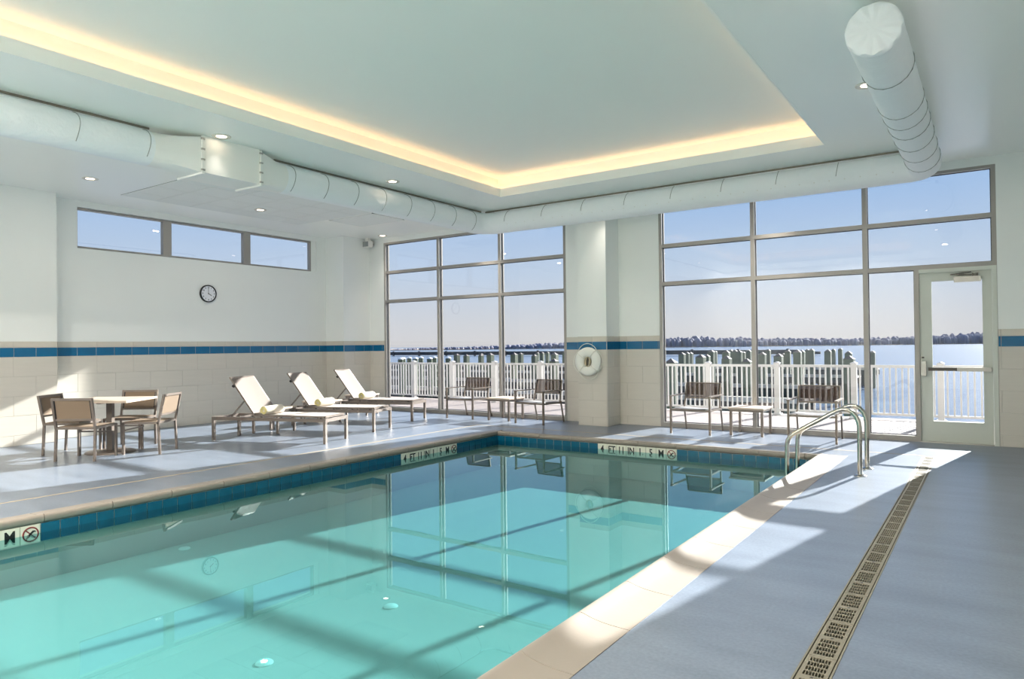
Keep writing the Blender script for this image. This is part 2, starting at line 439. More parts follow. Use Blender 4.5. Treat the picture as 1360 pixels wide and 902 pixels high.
# ------------------------------------------------------------------ windows
def curtain_wall(name, label, x0, x1, mulls, door=None):
    """glazing between x0 and x1: verticals at mulls, transoms at two heights"""
    w = empty(name, ((x0+x1)/2, YW, 0)); tag(w, label, kind='structure')
    ox = (x0+x1)/2
    ya, yb = .0, .125; fw = .055
    def fr(nm, a, b, c, d, m='aluminium', y0=ya, y1=yb): return MB().box(a-ox, b-ox, y0, y1, c, d).build(nm, m, w)
    fr('frame', x0, x0+fw, 0, HEAD); fr('frame', x1-fw, x1, 0, HEAD)
    fr('head', x0+fw, x1-fw, HEAD-.04, HEAD)
    xs = [x0+fw] + [v for mx in mulls for v in (mx-.032, mx+.032)] + [x1-fw]
    for mx in mulls: fr('mullion', mx-.032, mx+.032, 0, HEAD-.04)
    zs = [.075, 2.43, 2.49, 3.085, 3.145, HEAD-.04]
    for i in range(0, len(xs), 2):
        a, b = xs[i], xs[i+1]
        for c, d in ((2.43, 2.49), (3.085, 3.145)): fr('transom', a, b, c, d)
        rows = [(2.49, 3.085), (3.145, HEAD-.04)]
        if door and a > door[0]-.8 and i == len(xs)-2:
            fr('mullion', door[0]-.06, door[0], 0, 2.43)
            fr('sill', a, door[0]-.06, 0, .075); panes = [(a, door[0]-.06, .075, 2.43)] + [(a, b, *r) for r in rows]
        else:
            fr('sill', a, b, 0, .075); panes = [(a, b, .075, 2.43)] + [(a, b, *r) for r in rows]
        for (pa, pb, pc, pd) in panes:
            p = fr('pane', pa-.004, pb+.004, pc-.004, pd+.004, 'window_glass', .062, .068)
            g = .010
            mb = MB()
            for q in ((pa, pa+g, pc, pd), (pb-g, pb, pc, pd), (pa+g, pb-g, pc, pc+g), (pa+g, pb-g, pd-g, pd)):
                mb.box(q[0]-ox, q[1]-ox, .070, .082, q[2], q[3])
            mb.build('gasket', 'gasket', p)
    return w
curtain_wall('window_1', 'tall three-bay window wall left of the column', WL[0], WL[1], [-9.75, -8.13])
curtain_wall('window_2', 'tall window wall right of the column around the glass door', WR[0], WR[1], [-3.14, -1.52], door=(-.84, .01))
def clerestory(name, label, y0, y1):
    w = empty(name, (XL, (y0+y1)/2, SILL_Z)); tag(w, label, kind='structure')
    h = (y1-y0)/2; H = HEAD-SILL_Z; fw = .026; xa, xb = -.12, -.03
    for nm, a in (('frame', (-h, -h+fw, 0, H)), ('frame', (h-fw, h, 0, H)), ('frame', (-h+fw, h-fw, 0, fw)), ('frame', (-h+fw, h-fw, H-fw, H))):
        MB().box(xa, xb, *a).build(nm, 'aluminium', w)
    p = MB().box(-.075, -.069, -h+fw, h-fw, fw, H-fw).build('pane', 'window_glass', w)
clerestory('window_3', 'high strip window nearest the wall pilaster', 5.36, 6.86)
clerestory('window_4', 'middle high strip window above the wall clock', 6.965, 8.52)
clerestory('window_5', 'high strip window nearest the far corner', 8.625, 10.18)
for a in ((6.86, 6.965), (8.52, 8.625)): MB().box(XL-.12, XL-.03, *a, SILL_Z, HEAD).build('window_mullion', 'aluminium', wall_left)
MB().box(XL-.12, XL-.02, 10.18, 10.30, SILL_Z-.01, HEAD+.01).build('window_jamb', 'wall_paint', wall_left)

# ------------------------------------------------------------------ door
def build_door():
    d = empty('door_1', (-.40, YW, 0)); tag(d, 'white glass exit door with a panic bar', kind='structure')
    L, Rr = -.44, .41
    fb = lambda nm, a, m='door_paint', par=d: MB().box(*a).build(nm, m, par)
    fb('door_frame', (Rr, Rr+.055, -.01, .12, 0, 2.43)); fb('door_frame', (L, Rr, -.01, .12, 2.375, 2.43))
    fb('threshold', (L, Rr, -.02, .14, 0, .014), 'satin_metal')
    gl, gr, gb, gt = -.29, .30, .30, 2.255
    fb('stile', (L+.001, gl, .03, .075, .014, 2.375)); fb('stile', (gr, Rr-.001, .03, .075, .014, 2.375))
    fb('bottom_rail', (gl, gr, .03, .075, .014, gb)); fb('top_rail', (gl, gr, .03, .075, gt, 2.375))
    mb = MB()
    for q in ((gl-.02, gl, gb-.02, gt+.02), (gr, gr+.02, gb-.02, gt+.02), (gl, gr, gb-.02, gb), (gl, gr, gt, gt+.02)): mb.box(q[0], q[1], .022, .03, q[2], q[3])
    mb.build('glazing_bead', 'door_paint', d)
    fb('pane', (gl, gr, .05, .056, gb, gt), 'window_glass')
    # panic bar
    pb = MB().box(L+.10, Rr-.03, -.03, .0, 1.005, 1.05).build('panic_bar', 'dark_metal', d)
    MB().box(.0, Rr-.03, -.034, .012, 1.0, 1.055).build('bar_housing', 'satin_metal', pb)
    MB().box(L+.012, L+.075, -.035, .03, .93, 1.14).build('latch_case', 'satin_metal', pb)
    MB().box(L+.03, L+.06, -.05, -.03, 1.0, 1.05).build('latch_cap', 'satin_metal', pb)
    MB().box(Rr-.05, Rr-.02, -.03, .03, .998, 1.058).build('end_bracket', 'satin_metal', pb)
    MB().box(L+.02, L+.05, .012, .03, 1.18, 1.2).build('lock_screw', 'dark_metal', pb)
    # closer
    cl = MB().box(-.02, .29, -.035, .03, 2.225, 2.30).build('door_closer', 'satin_metal', d)
    a = MB(); a.bar((.22, -.02, 2.315), (-.06, -.015, 2.335), .022, .014); a.bar((-.06, -.015, 2.335), (.18, .0, 2.36), .02, .012)
    a.build('closer_arm', 'dark_metal', cl)
    MB().box(.19, .26, -.03, .0, 2.30, 2.34).build('arm_pivot', 'dark_metal', cl)
build_door()

# ------------------------------------------------------------------ pool
pool = empty('swimming_pool', ((PX0+PX1)/2, (PY0+PY1)/2, 0))
tag(pool, 'indoor swimming pool with pale basin and blue waterline tiles', 'swimming pool')
PC = Vector(((PX0+PX1)/2, (PY0+PY1)/2, 0))
def pb(nm, mb, m, smooth=False, par=None):
    mb.v = [(x-PC.x, y-PC.y, z) for x, y, z in mb.v]; return mb.build(nm, m, par or pool, smooth)
IX0, IX1, IY0, IY1 = PX0+.275, PX1-.275, PY0+.275, PY1-.275     # inner wall faces
b = MB()
b.box(IX0-.2, IX1+.2, IY0-.2, IY1+.2, ZP-.15, ZP)
b.box(IX0-.2, IX0, IY0-.2, IY1+.2, ZP, -.04); b.box(IX1, IX1+.2, IY0-.2, IY1+.2, ZP, -.04)
b.box(IX0, IX1, IY0-.2, IY0, ZP, -.04); b.box(IX0, IX1, IY1, IY1+.2, ZP, -.04)
pb('basin', b, 'plaster')
b = MB()     # ground left under the coping so nothing is open
for a in ((PX0, IX0-.2, PY0, PY1), (IX1+.2, PX1, PY0, PY1), (IX0-.2, IX1+.2, PY0, IY0-.2), (IX0-.2, IX1+.2, IY1+.2, PY1)): b.box(*a, -.25, -.04)
pb('edge_beam', b, 'grout')
# coping: concave safety-grip profile, laid in stones
PROF = [(.0, -.04), (.0, .003), (.05, .004), (.10, .006), (.15, .010), (.19, .016), (.225, .024), (.255, .033), (.275, .037), (.289, .034), (.297, .025), (.300, .010), (.298, -.012), (.290, -.028), (.272, -.040)]
def coping_run(axis, edge, sgn, a0, a1, pitch, mitre0, mitre1, start):
    cuts = [a0]; k = start
    while k < a1-.12:
        if k > a0+.12: cuts.append(k)
        k += pitch
    cuts.append(a1)
    for i in range(len(cuts)-1):
        c0, c1 = cuts[i]+.0025, cuts[i+1]-.0025
        rings = []
        for (c, mt) in ((c0, mitre0 if i == 0 else 0), (c1, mitre1 if i == len(cuts)-2 else 0)):
            r = []
            for s_, z in PROF:
                off = s_*mt
                r.append((edge+sgn*s_, c+off, z) if axis == 'y' else (c+off, edge+sgn*s_, z))
            rings.append(r)
        mb = MB(); mb.loft(rings, True, True); pb('coping_stone', mb, 'coping', True)
coping_run('y', PX1, -1, PY0, PY1, .56, 1, -1, .37)
coping_run('y', PX0, 1, PY0, PY1, .56, 1, -1, .37)
coping_run('x', PY1, -1, PX0, PX1, .56, 1, -1, -6.42)
coping_run('x', PY0, 1, PX0, PX1, .56, 1, -1, -6.42)
# waterline tiles 150 mm; white depth-marker tiles with black lettering
TZ1, TZ0 = -.042, -.190
pool_tiles = {}
def pool_tile(axis, sgn, wall, c, m, w=.152):
    """one tile on the pool wall: runs along axis, faces sgn, centre c; returns object"""
    key = (axis, sgn, m, w); t = .008; h = TZ1-TZ0; ww = w-.008
    if key not in pool_tiles:
        mb = MB()
        if axis == 'y': mb.chip(0 if sgn > 0 else -t, t if sgn > 0 else 0, -ww/2, ww/2, -h/2, h/2, ('+' if sgn > 0 else '-')+'x', .0015)
        else: mb.chip(-ww/2, ww/2, -t, 0, -h/2, h/2, '-y', .0015)
        pool_tiles[key] = mb.mesh('waterline_tile', m)
    z = (TZ0+TZ1)/2
    p = (wall-PC.x, c-PC.y, z) if axis == 'y' else (c-PC.x, wall-PC.y, z)
    return link('marker_tile' if m == 'marker_tile' else 'waterline_tile', pool_tiles[key], pool, p)
TXT = {s: text_mesh(s, .134, 'ink') for s in ('4', 'FT', '11', 'IN', '1.', '5', 'M')}
for s_, me in TXT.items():
    for v in me.vertices: v.co.x *= .82
def no_dive():
    mb = MB(); R = .056
    mb.tube([(R*cos(a), R*sin(a), 0) for a in [2*pi*k/24 for k in range(24)]], .006, 6, closed=True)
    mb.bar((-R*.7, R*.7, 0), (R*.7, -R*.7, 0), .009, .004)
    return mb.mesh('no_diving_sign', 'red_ink')
def diver():
    mb = MB(); mb.lathe([(0, -.002), (.011, -.002), (.011, .002), (0, .002)], 10, Matrix.Translation((-.018, -.014, .002)))
    mb.bar((-.012, -.006, .002), (.022, .024, .002), .015, .004); mb.bar((.022, .024, .002), (.036, .018, .002), .009, .004); mb.bar((-.006, .0, .002), (-.034, -.03, .002), .008, .004)
    return mb.mesh('diver_figure', 'ink')
ND, DV = no_dive(), diver()
SEQ = ['4', 'FT', '11', 'IN', '1.', '5', 'M', 'ND']
def marker(axis, sgn, wall, c, s_):
    t = pool_tile(axis, sgn, wall, c, 'marker_tile')
    for me, nm in (((ND, 'no_diving_sign'), (DV, 'diver_figure')) if s_ == 'ND' else ((TXT[s_], 'lettering'),)):
        o = link(nm, me, t)
        if axis == 'y': o.location = (sgn*.009, 0, 0); o.rotation_euler = (pi/2, 0, sgn*pi/2)
        else: o.location = (0, -.009, 0); o.rotation_euler = (pi/2, 0, 0)
def tile_wall(axis, sgn, wall, a0, a1, marks):
    n = int(round((a1-a0)/.152)); p = (a1-a0)/n
    for i in range(n):
        c = a0+(i+.5)*p; hit = None
        for m0 in marks:
            k = (c-m0)/p
            if -.5 <= k < 7.5: hit = SEQ[int(math.floor(k+.5))]
        if hit: marker(axis, sgn, wall, c, hit)
        else: pool_tile(axis, sgn, wall, c, 'pool_tile', round(p, 4))
# left wall is read from the pool: letters run towards +y
tile_wall('y', 1, IX0, IY0, IY1, [6.98, 1.42])
tile_wall('x', -1, IY1, IX0, IX1, [-4.73])
tile_wall('y', -1, IX1, IY0, IY1, [])
# floor inlets and a main drain cover on the pool floor
for i, (px, py) in enumerate(((245, 729), (519, 806), (351, 881))):
    d = pixel_ray(px, py); k = (ZP-CAM_H)/d.z; q = Vector((0, 0, CAM_H)) + d*k
    pb('floor_inlet', MB().lathe([(0, ZP+.012), (.045, ZP+.012), (.055, ZP+.004), (.055, ZP)], 16, Matrix.Translation((q.x, q.y, 0))), 'white_plastic', True)
water = MB().add([(IX0+.001, IY0, ZW), (IX1-.001, IY0, ZW), (IX1-.001, IY1-.001, ZW), (IX0+.001, IY1-.001, ZW)], [(0,1,2,3)]).build('pool_water', 'pool_water_surface')
tag(water, 'still turquoise water filling the swimming pool', 'water', kind='stuff')

# ------------------------------------------------------------------ trench drain with slotted grates
def build_drain():
    cx = (DX0+DX1)/2
    dr = empty('trench_drain', (cx, (DY0+DY1)/2, 0)); tag(dr, 'long beige slotted floor drain beside the pool', 'floor drain')
    oy = (DY0+DY1)/2; hw = (DX1-DX0)/2; hl = (DY1-DY0)/2
    m = MB(); m.box(-hw, hw, -hl, hl, -.2, -.19)
    m.box(-hw, -hw+.004, -hl, hl, -.19, -.002); m.box(hw-.004, hw, -hl, hl, -.19, -.002); m.box(-hw, hw, -hl, -hl+.004, -.19, -.002); m.box(-hw, hw, hl-.004, hl, -.19, -.002)
    m.build('channel', 'drain_dark', dr)
    e = MB(); e.box(-hw, -hw+.008, -hl, hl, -.02, .003); e.box(hw-.008, hw, -hl, hl, -.02, .003)
    e.build('edge_strip', 'grate', dr)
    # one grate: 7 columns of slots, 4+4 dashes, screw bar in the middle
    gl = .4665; w = .118
    xs = [-w/2]; sx = .0098; pad = .017; gap = (w-2*pad-7*sx)/6
    cols = []
    x = -w/2+pad
    for k in range(7): cols.append((x, x+sx)); x += sx+gap
    rows = []
    for half in (0, 1):
        y = -gl/2+.016 if half == 0 else .018
        L = (gl/2-.034)/4
        for k in range(4): rows.append((y+.0035, y+L-.0035)); y += L
    X = sorted([-w/2, w/2]+[v for c in cols for v in c]); Y = sorted([-gl/2+.0012, gl/2-.0012]+[v for r in rows for v in r])
    mb = MB()
    for i in range(len(X)-1):
        for j in range(len(Y)-1):
            a = (X[i]+X[i+1])/2; b_ = (Y[j]+Y[j+1])/2
            if any(c[0] < a < c[1] for c in cols) and any(r[0] < b_ < r[1] for r in rows): continue
            mb.box(X[i], X[i+1], Y[j], Y[j+1], -.014, .002)
    me = mb.mesh('grate', 'grate')
    sm = MB().lathe([(0, .0035), (.006, .0035), (.007, .002), (.007, .0)], 10).mesh('screw', 'dark_metal')
    y = DY1-.012-gl/2
    while y-gl/2 > DY0:
        g = link('grate', me, dr, (0, y-oy, 0)); link('screw', sm, g, (0, .001, 0)); y -= gl+.001
build_drain()

# ------------------------------------------------------------------ pool handrails
def handrail(y, label):
    r = empty('pool_handrail', (-1.17, y, 0)); tag(r, label, 'handrail', 'pair of pool entry handrails')
    P = [(0, 0), (0, .3), (0, .52), (-.008, .57), (-.03, .63), (-.065, .672), (-.11, .695), (-.16, .70), (-.21, .685), (-.27, .65), (-.45, .54), (-.66, .41), (-.70, .375), (-.725, .33), (-.735, .28), (-.74, .1), (-.745, -.45)]
    MB().tube([(x, 0, z) for x, z in P], .0245, 14).build('rail_tube', 'steel', r, True)
    MB().lathe([(.062, 0), (.062, .008), (.045, .016), (.028, .02), (.0, .02)], 20).build('floor_flange', 'steel', r, True)
handrail(8.16, 'stainless steel pool handrail, the nearer of the pair')
handrail(8.67, 'stainless steel pool handrail, the one closer to the windows')

# ------------------------------------------------------------------ dining set
def sq(mb, pts, w=.028):
    for i in range(len(pts)-1): mb.bar(pts[i], pts[i+1], w, w)
    return mb
def build_dining_chair():
    """faces +y, origin under the middle of the rear edge"""
    c = empty('dining_chair'); W = .25; D = .49
    for s in (-1, 1):
        m = MB(); sq(m, [(s*W, .0, 0), (s*W, .02, .42)]); sq(m, [(s*W, .02, .41), (s*W, -.06, .815)]); m.build('leg', 'taupe_frame', c)
        MB().bar((s*W, D, 0), (s*W, D, .435), .028, .028).build('leg', 'taupe_frame', c)
        MB().box(s*W-.01, s*W+.01, -.012, .012, 0, .012).build('foot_glide', 'black_plastic', c)
    m = MB(); m.bar((-W, .02, .425), (W, .02, .425), .028, .03); m.bar((-W, D, .425), (W, D, .425), .028, .03)
    for s in (-1, 1): m.bar((s*W, .02, .425), (s*W, D, .425), .028, .03)
    m.build('seat_frame', 'taupe_frame', c)
    MB().bar((-W, D-.02, .33), (W, D-.02, .33), .018, .018).build('stretcher', 'taupe_frame', c)
    MB().box(-W+.012, W-.012, .03, D-.012, .434, .446).build('seat', 'tan_sling', c)
    def bk(z): return .02 - .08*(z-.41)/.405
    m = MB()
    m.bar((-W, bk(.80), .80), (W, bk(.80), .80), .028, .03); m.bar((-W+.01, bk(.535), .535), (W-.01, bk(.535), .535), .024, .024)
    m.build('back_frame', 'taupe_frame', c)
    m = MB(); a, b_ = .548, .788; w = W-.03
    m.add([(-w, bk(a)-.004, a), (w, bk(a)-.004, a), (w, bk(b_)-.004, b_), (-w, bk(b_)-.004, b_), (-w, bk(a)+.004, a), (w, bk(a)+.004, a), (w, bk(b_)+.004, b_), (-w, bk(b_)+.004, b_)],
          [(0,1,2,3),(7,6,5,4),(0,4,5,1),(1,5,6,2),(2,6,7,3),(3,7,4,0)])
    m.build('backrest', 'tan_sling', c)
    for s in (-1, 1): MB().bar((s*(w+.006), bk(a), a), (s*(w+.006), bk(b_), b_), .012, .014).build('sling_edge', 'black_plastic', c)
    return c
DC = Vector((-10.15, 4.81, 0)); chair = build_dining_chair(); GD = 'taupe dining chairs around the square table'
DL = {-55: 'taupe dining chair with tan sling back towards the camera, nearest the pool', 36: 'taupe dining chair at the table side nearest the sun loungers',
      127: 'taupe dining chair behind the table, its back to the tiled wall', 216: 'taupe dining chair at the left end of the table, beside the pilaster'}
first = True
for a, lab in DL.items():
    o = chair if first else copy_tree(chair); first = False
    dist = .80 if a != 216 else .77
    o.location = DC + Vector((cos(radians(a))*dist, sin(radians(a))*dist, 0)); o.rotation_euler = (0, 0, radians(a+90))
    tag(o, lab, 'chair', GD)
def build_dining_table():
    t = empty('dining_table', DC, radians(37)); tag(t, 'square taupe pedestal dining table between four chairs', 'table')
    m = MB(); m.chip(-.44, .44, -.44, .44, .715, .745, '+z', .006); m.build('table_top', 'table_top', t)
    m = MB(); m.box(-.30, .30, -.03, .03, .695, .715); m.box(-.03, .03, -.30, .30, .695, .715); m.build('support_cross', 'taupe_frame', t)
    MB().box(-.038, .038, -.038, .038, .022, .695).build('pedestal', 'taupe_frame', t)
    MB().lathe([(0, .03), (.05, .03), (.30, .02), (.315, .012), (.315, .0), (0, 0)], 32).build('base_plate', 'taupe_frame', t, True)
build_dining_table()
# salt and pepper-like dark pots seen below the table edge
# ------------------------------------------------------------------ sun loungers
def build_lounger():
    """local: foot end at x=0, head towards -x... built with u = -x; near side y=0, far side y=.60"""
    L = empty('sun_lounger'); W = .60; LEN = 2.0
    h = .345
    for (u, v) in ((.03, .0), (.03, W), (LEN, 0), (LEN, W)):
        m = MB(); m.bar((-u, v, 0), (-u, v, h), .045, .04); m.build('leg', 'taupe_frame', L)
    for v in (0, W): MB().bar((-.008, v, h), (-LEN-.022, v, h), .04, .05).build('side_rail', 'taupe_frame', L)
    for u, hh, a, b_ in ((.03, h, .04, .05), (LEN, h, .04, .05), (1.28, h-.01, .03, .03)): MB().bar((-u, .02, hh), (-u, W-.02, hh), a, b_).build('cross_rail', 'taupe_frame', L)
    # seat panel frame, resting on small risers above the rails
    m = MB(); z = .395
    m.bar((-.05, .03, z), (-1.27, .03, z), .028, .026); m.bar((-.05, W-.03, z), (-1.27, W-.03, z), .028, .026); m.bar((-.05, .03, z), (-.05, W-.03, z), .028, .026)
    m.build('seat_frame', 'taupe_frame', L)
    for u in (.12, .45, .80, 1.15):
        for v in (.03, W-.03): MB().box(-u-.012, -u+.012, v-.012, v+.012, .365, .385).build('riser', 'black_plastic', L)
    # slightly sagging sling
    rings = []
    for i in range(9):
        u = .06+1.2*i/8
        rings.append([(-u, .045+(W-.09)*j/8, z+.012-.012*sin(pi*j/8)) for j in range(9)])
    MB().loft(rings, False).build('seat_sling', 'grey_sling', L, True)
    # back
    ang = radians(52.5); bl = .72; hx, hz = -1.27, .405
    ex, ez = hx-bl*cos(ang), hz+bl*sin(ang)
    m = MB(); m.bar((hx, .03, hz), (ex, .03, ez), .028, .026); m.bar((hx, W-.03, hz), (ex, W-.03, ez), .028, .026); m.bar((ex, .018, ez), (ex, W-.018, ez), .028, .026)
    m.build('back_frame', 'taupe_frame', L)
    nx, nz = sin(ang), cos(ang)
    rings = []
    for i in range(9):
        s_ = .0+bl*.99*i/8; x = hx-s_*cos(ang); zz = hz+s_*sin(ang)
        rings.append([(x+nx*(.014-.012*sin(pi*j/8)), .04+(W-.08)*j/8, zz+nz*(.014-.012*sin(pi*j/8))) for j in range(9)])
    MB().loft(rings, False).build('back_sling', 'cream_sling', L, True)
    kx, kz = hx-.33*bl*cos(ang)*1.25, hz+.33*bl*sin(ang)*1.25
    for v in (.05, W-.05):
        MB().bar((kx, v, kz), (-1.72, v, h+.01), .02, .02).build('back_strut', 'taupe_frame', L)
    MB().bar((-1.72, .02, h), (-1.72, W-.02, h), .03, .03).build('strut_rail', 'taupe_frame', L)
    m = MB(); m.bar((ex+.06, .005, ez-.12), (ex+.09, .005, ez-.14), .03, .03); m.build('pivot_knob', 'black_plastic', L)
    return L
U = radians(18)
def lounger_pt(P0, u, v): return Vector((P0[0]-u*cos(U)-v*sin(U), P0[1]-u*sin(U)+v*cos(U), 0))
lng = build_lounger()
LP = [((-8.10, 6.90), 'nearest to the dining table'), ((-8.53, 8.30), 'in the middle of the row of three'), ((-9.10, 9.85), 'nearest to the windows')]
def build_side_table(name='side_table', topm='table_top', h=.43):
    t = empty(name); a = .255
    MB().chip(-a-.015, a+.015, -a-.015, a+.015, h-.028, h, '+z', .004).build('table_top', topm, t)
    for sx in (-1, 1):
        for sy in (-1, 1): MB().bar((sx*(a-.02), sy*(a-.02), 0), (sx*(a-.02), sy*(a-.02), h-.028), .036, .036).build('leg', 'taupe_frame', t)
    m = MB()
    for s in (-1, 1): m.box(-a+.02, a-.02, s*(a-.02)-.012, s*(a-.02)+.012, h-.062, h-.028); m.box(s*(a-.02)-.012, s*(a-.02)+.012, -a+.02, a-.02, h-.062, h-.028)
    m.build('apron', 'taupe_frame', t)
    return t
side = build_side_table()
def build_towel():
    t = empty('rolled_towel'); n = 40; R = .068; Lh = .21
    pts = []
    for i in range(n+1):         # spiral cross-section
        a = i/n*2*pi*2.6; r = R*(.30+.70*(i/n)); pts.append((r*cos(a), r*sin(a)))
    outer = [(R*cos(2*pi*k/24)*(1+.03*sin(3*k)), R*sin(2*pi*k/24)) for k in range(24)]
    rings = []
    for y, s_ in ((-Lh, .86), (-Lh+.02, .98), (-Lh*.3, 1.0), (Lh*.4, 1.02), (Lh-.02, .98), (Lh, .86)):
        rings.append([(x*s_, y, z*s_+R) for x, z in outer])
    MB().loft(rings, True, True).build('roll', 'towel', t, True)
    sp = MB(); sp.tube([(x*.9, -Lh-.004, z*.9+R) for x, z in pts], .0085, 6); sp.build('rolled_end', 'towel_end', t, True)
    return t
tw = build_towel()
for i, (P0, txt) in enumerate(LP):
    o = lng if i == 0 else copy_tree(lng); o.location = (*P0, 0); o.rotation_euler = (0, 0, U)
    tag(o, 'cream sling sun lounger with raised back, ' + txt, 'sun lounger', 'row of sun loungers along the wall')
    s_ = side if i == 0 else copy_tree(side); s_.location = lounger_pt(P0, 1.71, 1.13); s_.rotation_euler = (0, 0, U)
    tag(s_, 'small taupe side table beside the lounger ' + txt, 'side table', 'side tables beside the loungers')
    w = tw if i == 0 else copy_tree(tw); p = lounger_pt(P0, 1.13, .29); w.location = (p.x, p.y, .402); w.rotation_euler = (0, 0, U-radians(4))
    tag(w, 'rolled cream towel on the lounger ' + txt, 'towel', 'rolled towels on the loungers')

# ------------------------------------------------------------------ armchairs and tables at the windows
def build_armchair():
    """faces -y; origin under the centre of the front legs"""
    c = empty('armchair'); W = .315; D = .60; w = .027
    for s in (-1, 1):
        MB().bar((s*W, 0, 0), (s*W, 0, .585), .03, .03).build('leg', 'bronze_frame', c)
        MB().bar((s*(W-.01), D+.06, 0), (s*(W-.01), D-.04, .40), .018, .024).build('leg', 'bronze_frame', c)
        MB().box(s*W-.022, s*W+.022, -.02, D+.02, .585, .603).build('armrest', 'bronze_frame', c)
        MB().bar((s*(W-.02), D-.06, .37), (s*(W-.035), D+.04, .775), .022, .022).build('back_upright', 'bronze_frame', c)
    m = MB(); m.bar((-W, 0, .375), (W, 0, .375), w, .03); m.bar((-W, D-.05, .365), (W, D-.05, .365), w, w)
    for s in (-1, 1): m.bar((s*(W-.005), 0, .375), (s*(W-.005), D-.05, .365), w, .028)
    m.build('seat_frame', 'bronze_frame', c)
    rings = [[(-W+.03+(2*W-.06)*j/6, .03+(D-.1)*i/6, .405-.012*sin(pi*j/6)-.02*i/6) for j in range(7)] for i in range(7)]
    MB().loft(rings, False).build('seat', 'seat_mesh', c, True)
    def by(z): return D-.06+.10*(z-.37)/.405
    ww = W-.04
    m = MB(); m.bar((-ww, by(.775), .775), (ww, by(.775), .775), .022, .018); m.bar((-ww, by(.53), .53), (ww, by(.53), .53), .022, .022); m.build('back_rail', 'bronze_frame', c)
    MB().add([(-ww, by(.535)-.012, .535), (ww, by(.535)-.012, .535), (ww, by(.77)-.012, .77), (-ww, by(.77)-.012, .77)], [(0,1,2,3)]).build('backrest', 'brown_mesh', c)
    for s in (-1, 1): MB().bar((s*(ww-.008), by(.535)-.014, .535), (s*(ww-.008), by(.77)-.014, .77), .022, .008).build('sling_edge', 'black_plastic', c)
    return c
ac = build_armchair()
AP = [(-8.64, 10.68, 2, 'bronze armchair with brown mesh back, farthest left at the windows'), (-6.90, 10.52, -4, 'bronze armchair with brown mesh back just left of the white column'),
      (-3.92, 10.58, 0, 'bronze armchair with brown mesh back just right of the white column'), (-2.11, 10.50, 2, 'bronze armchair with brown mesh back behind the pool handrails')]
for i, (x, y, a, lab) in enumerate(AP):
    o = ac if i == 0 else copy_tree(ac); o.location = (x, y, 0); o.rotation_euler = (0, 0, radians(a)); tag(o, lab, 'armchair', 'armchairs in front of the windows')
for x, y, lab in ((-7.74, 10.98, 'small taupe table between the two armchairs left of the column'), (-3.11, 11.03, 'small taupe table between the two armchairs right of the column')):
    o = copy_tree(side); o.location = (x, y, 0); o.rotation_euler = (0, 0, 0); tag(o, lab, 'side table', 'side tables at the windows')

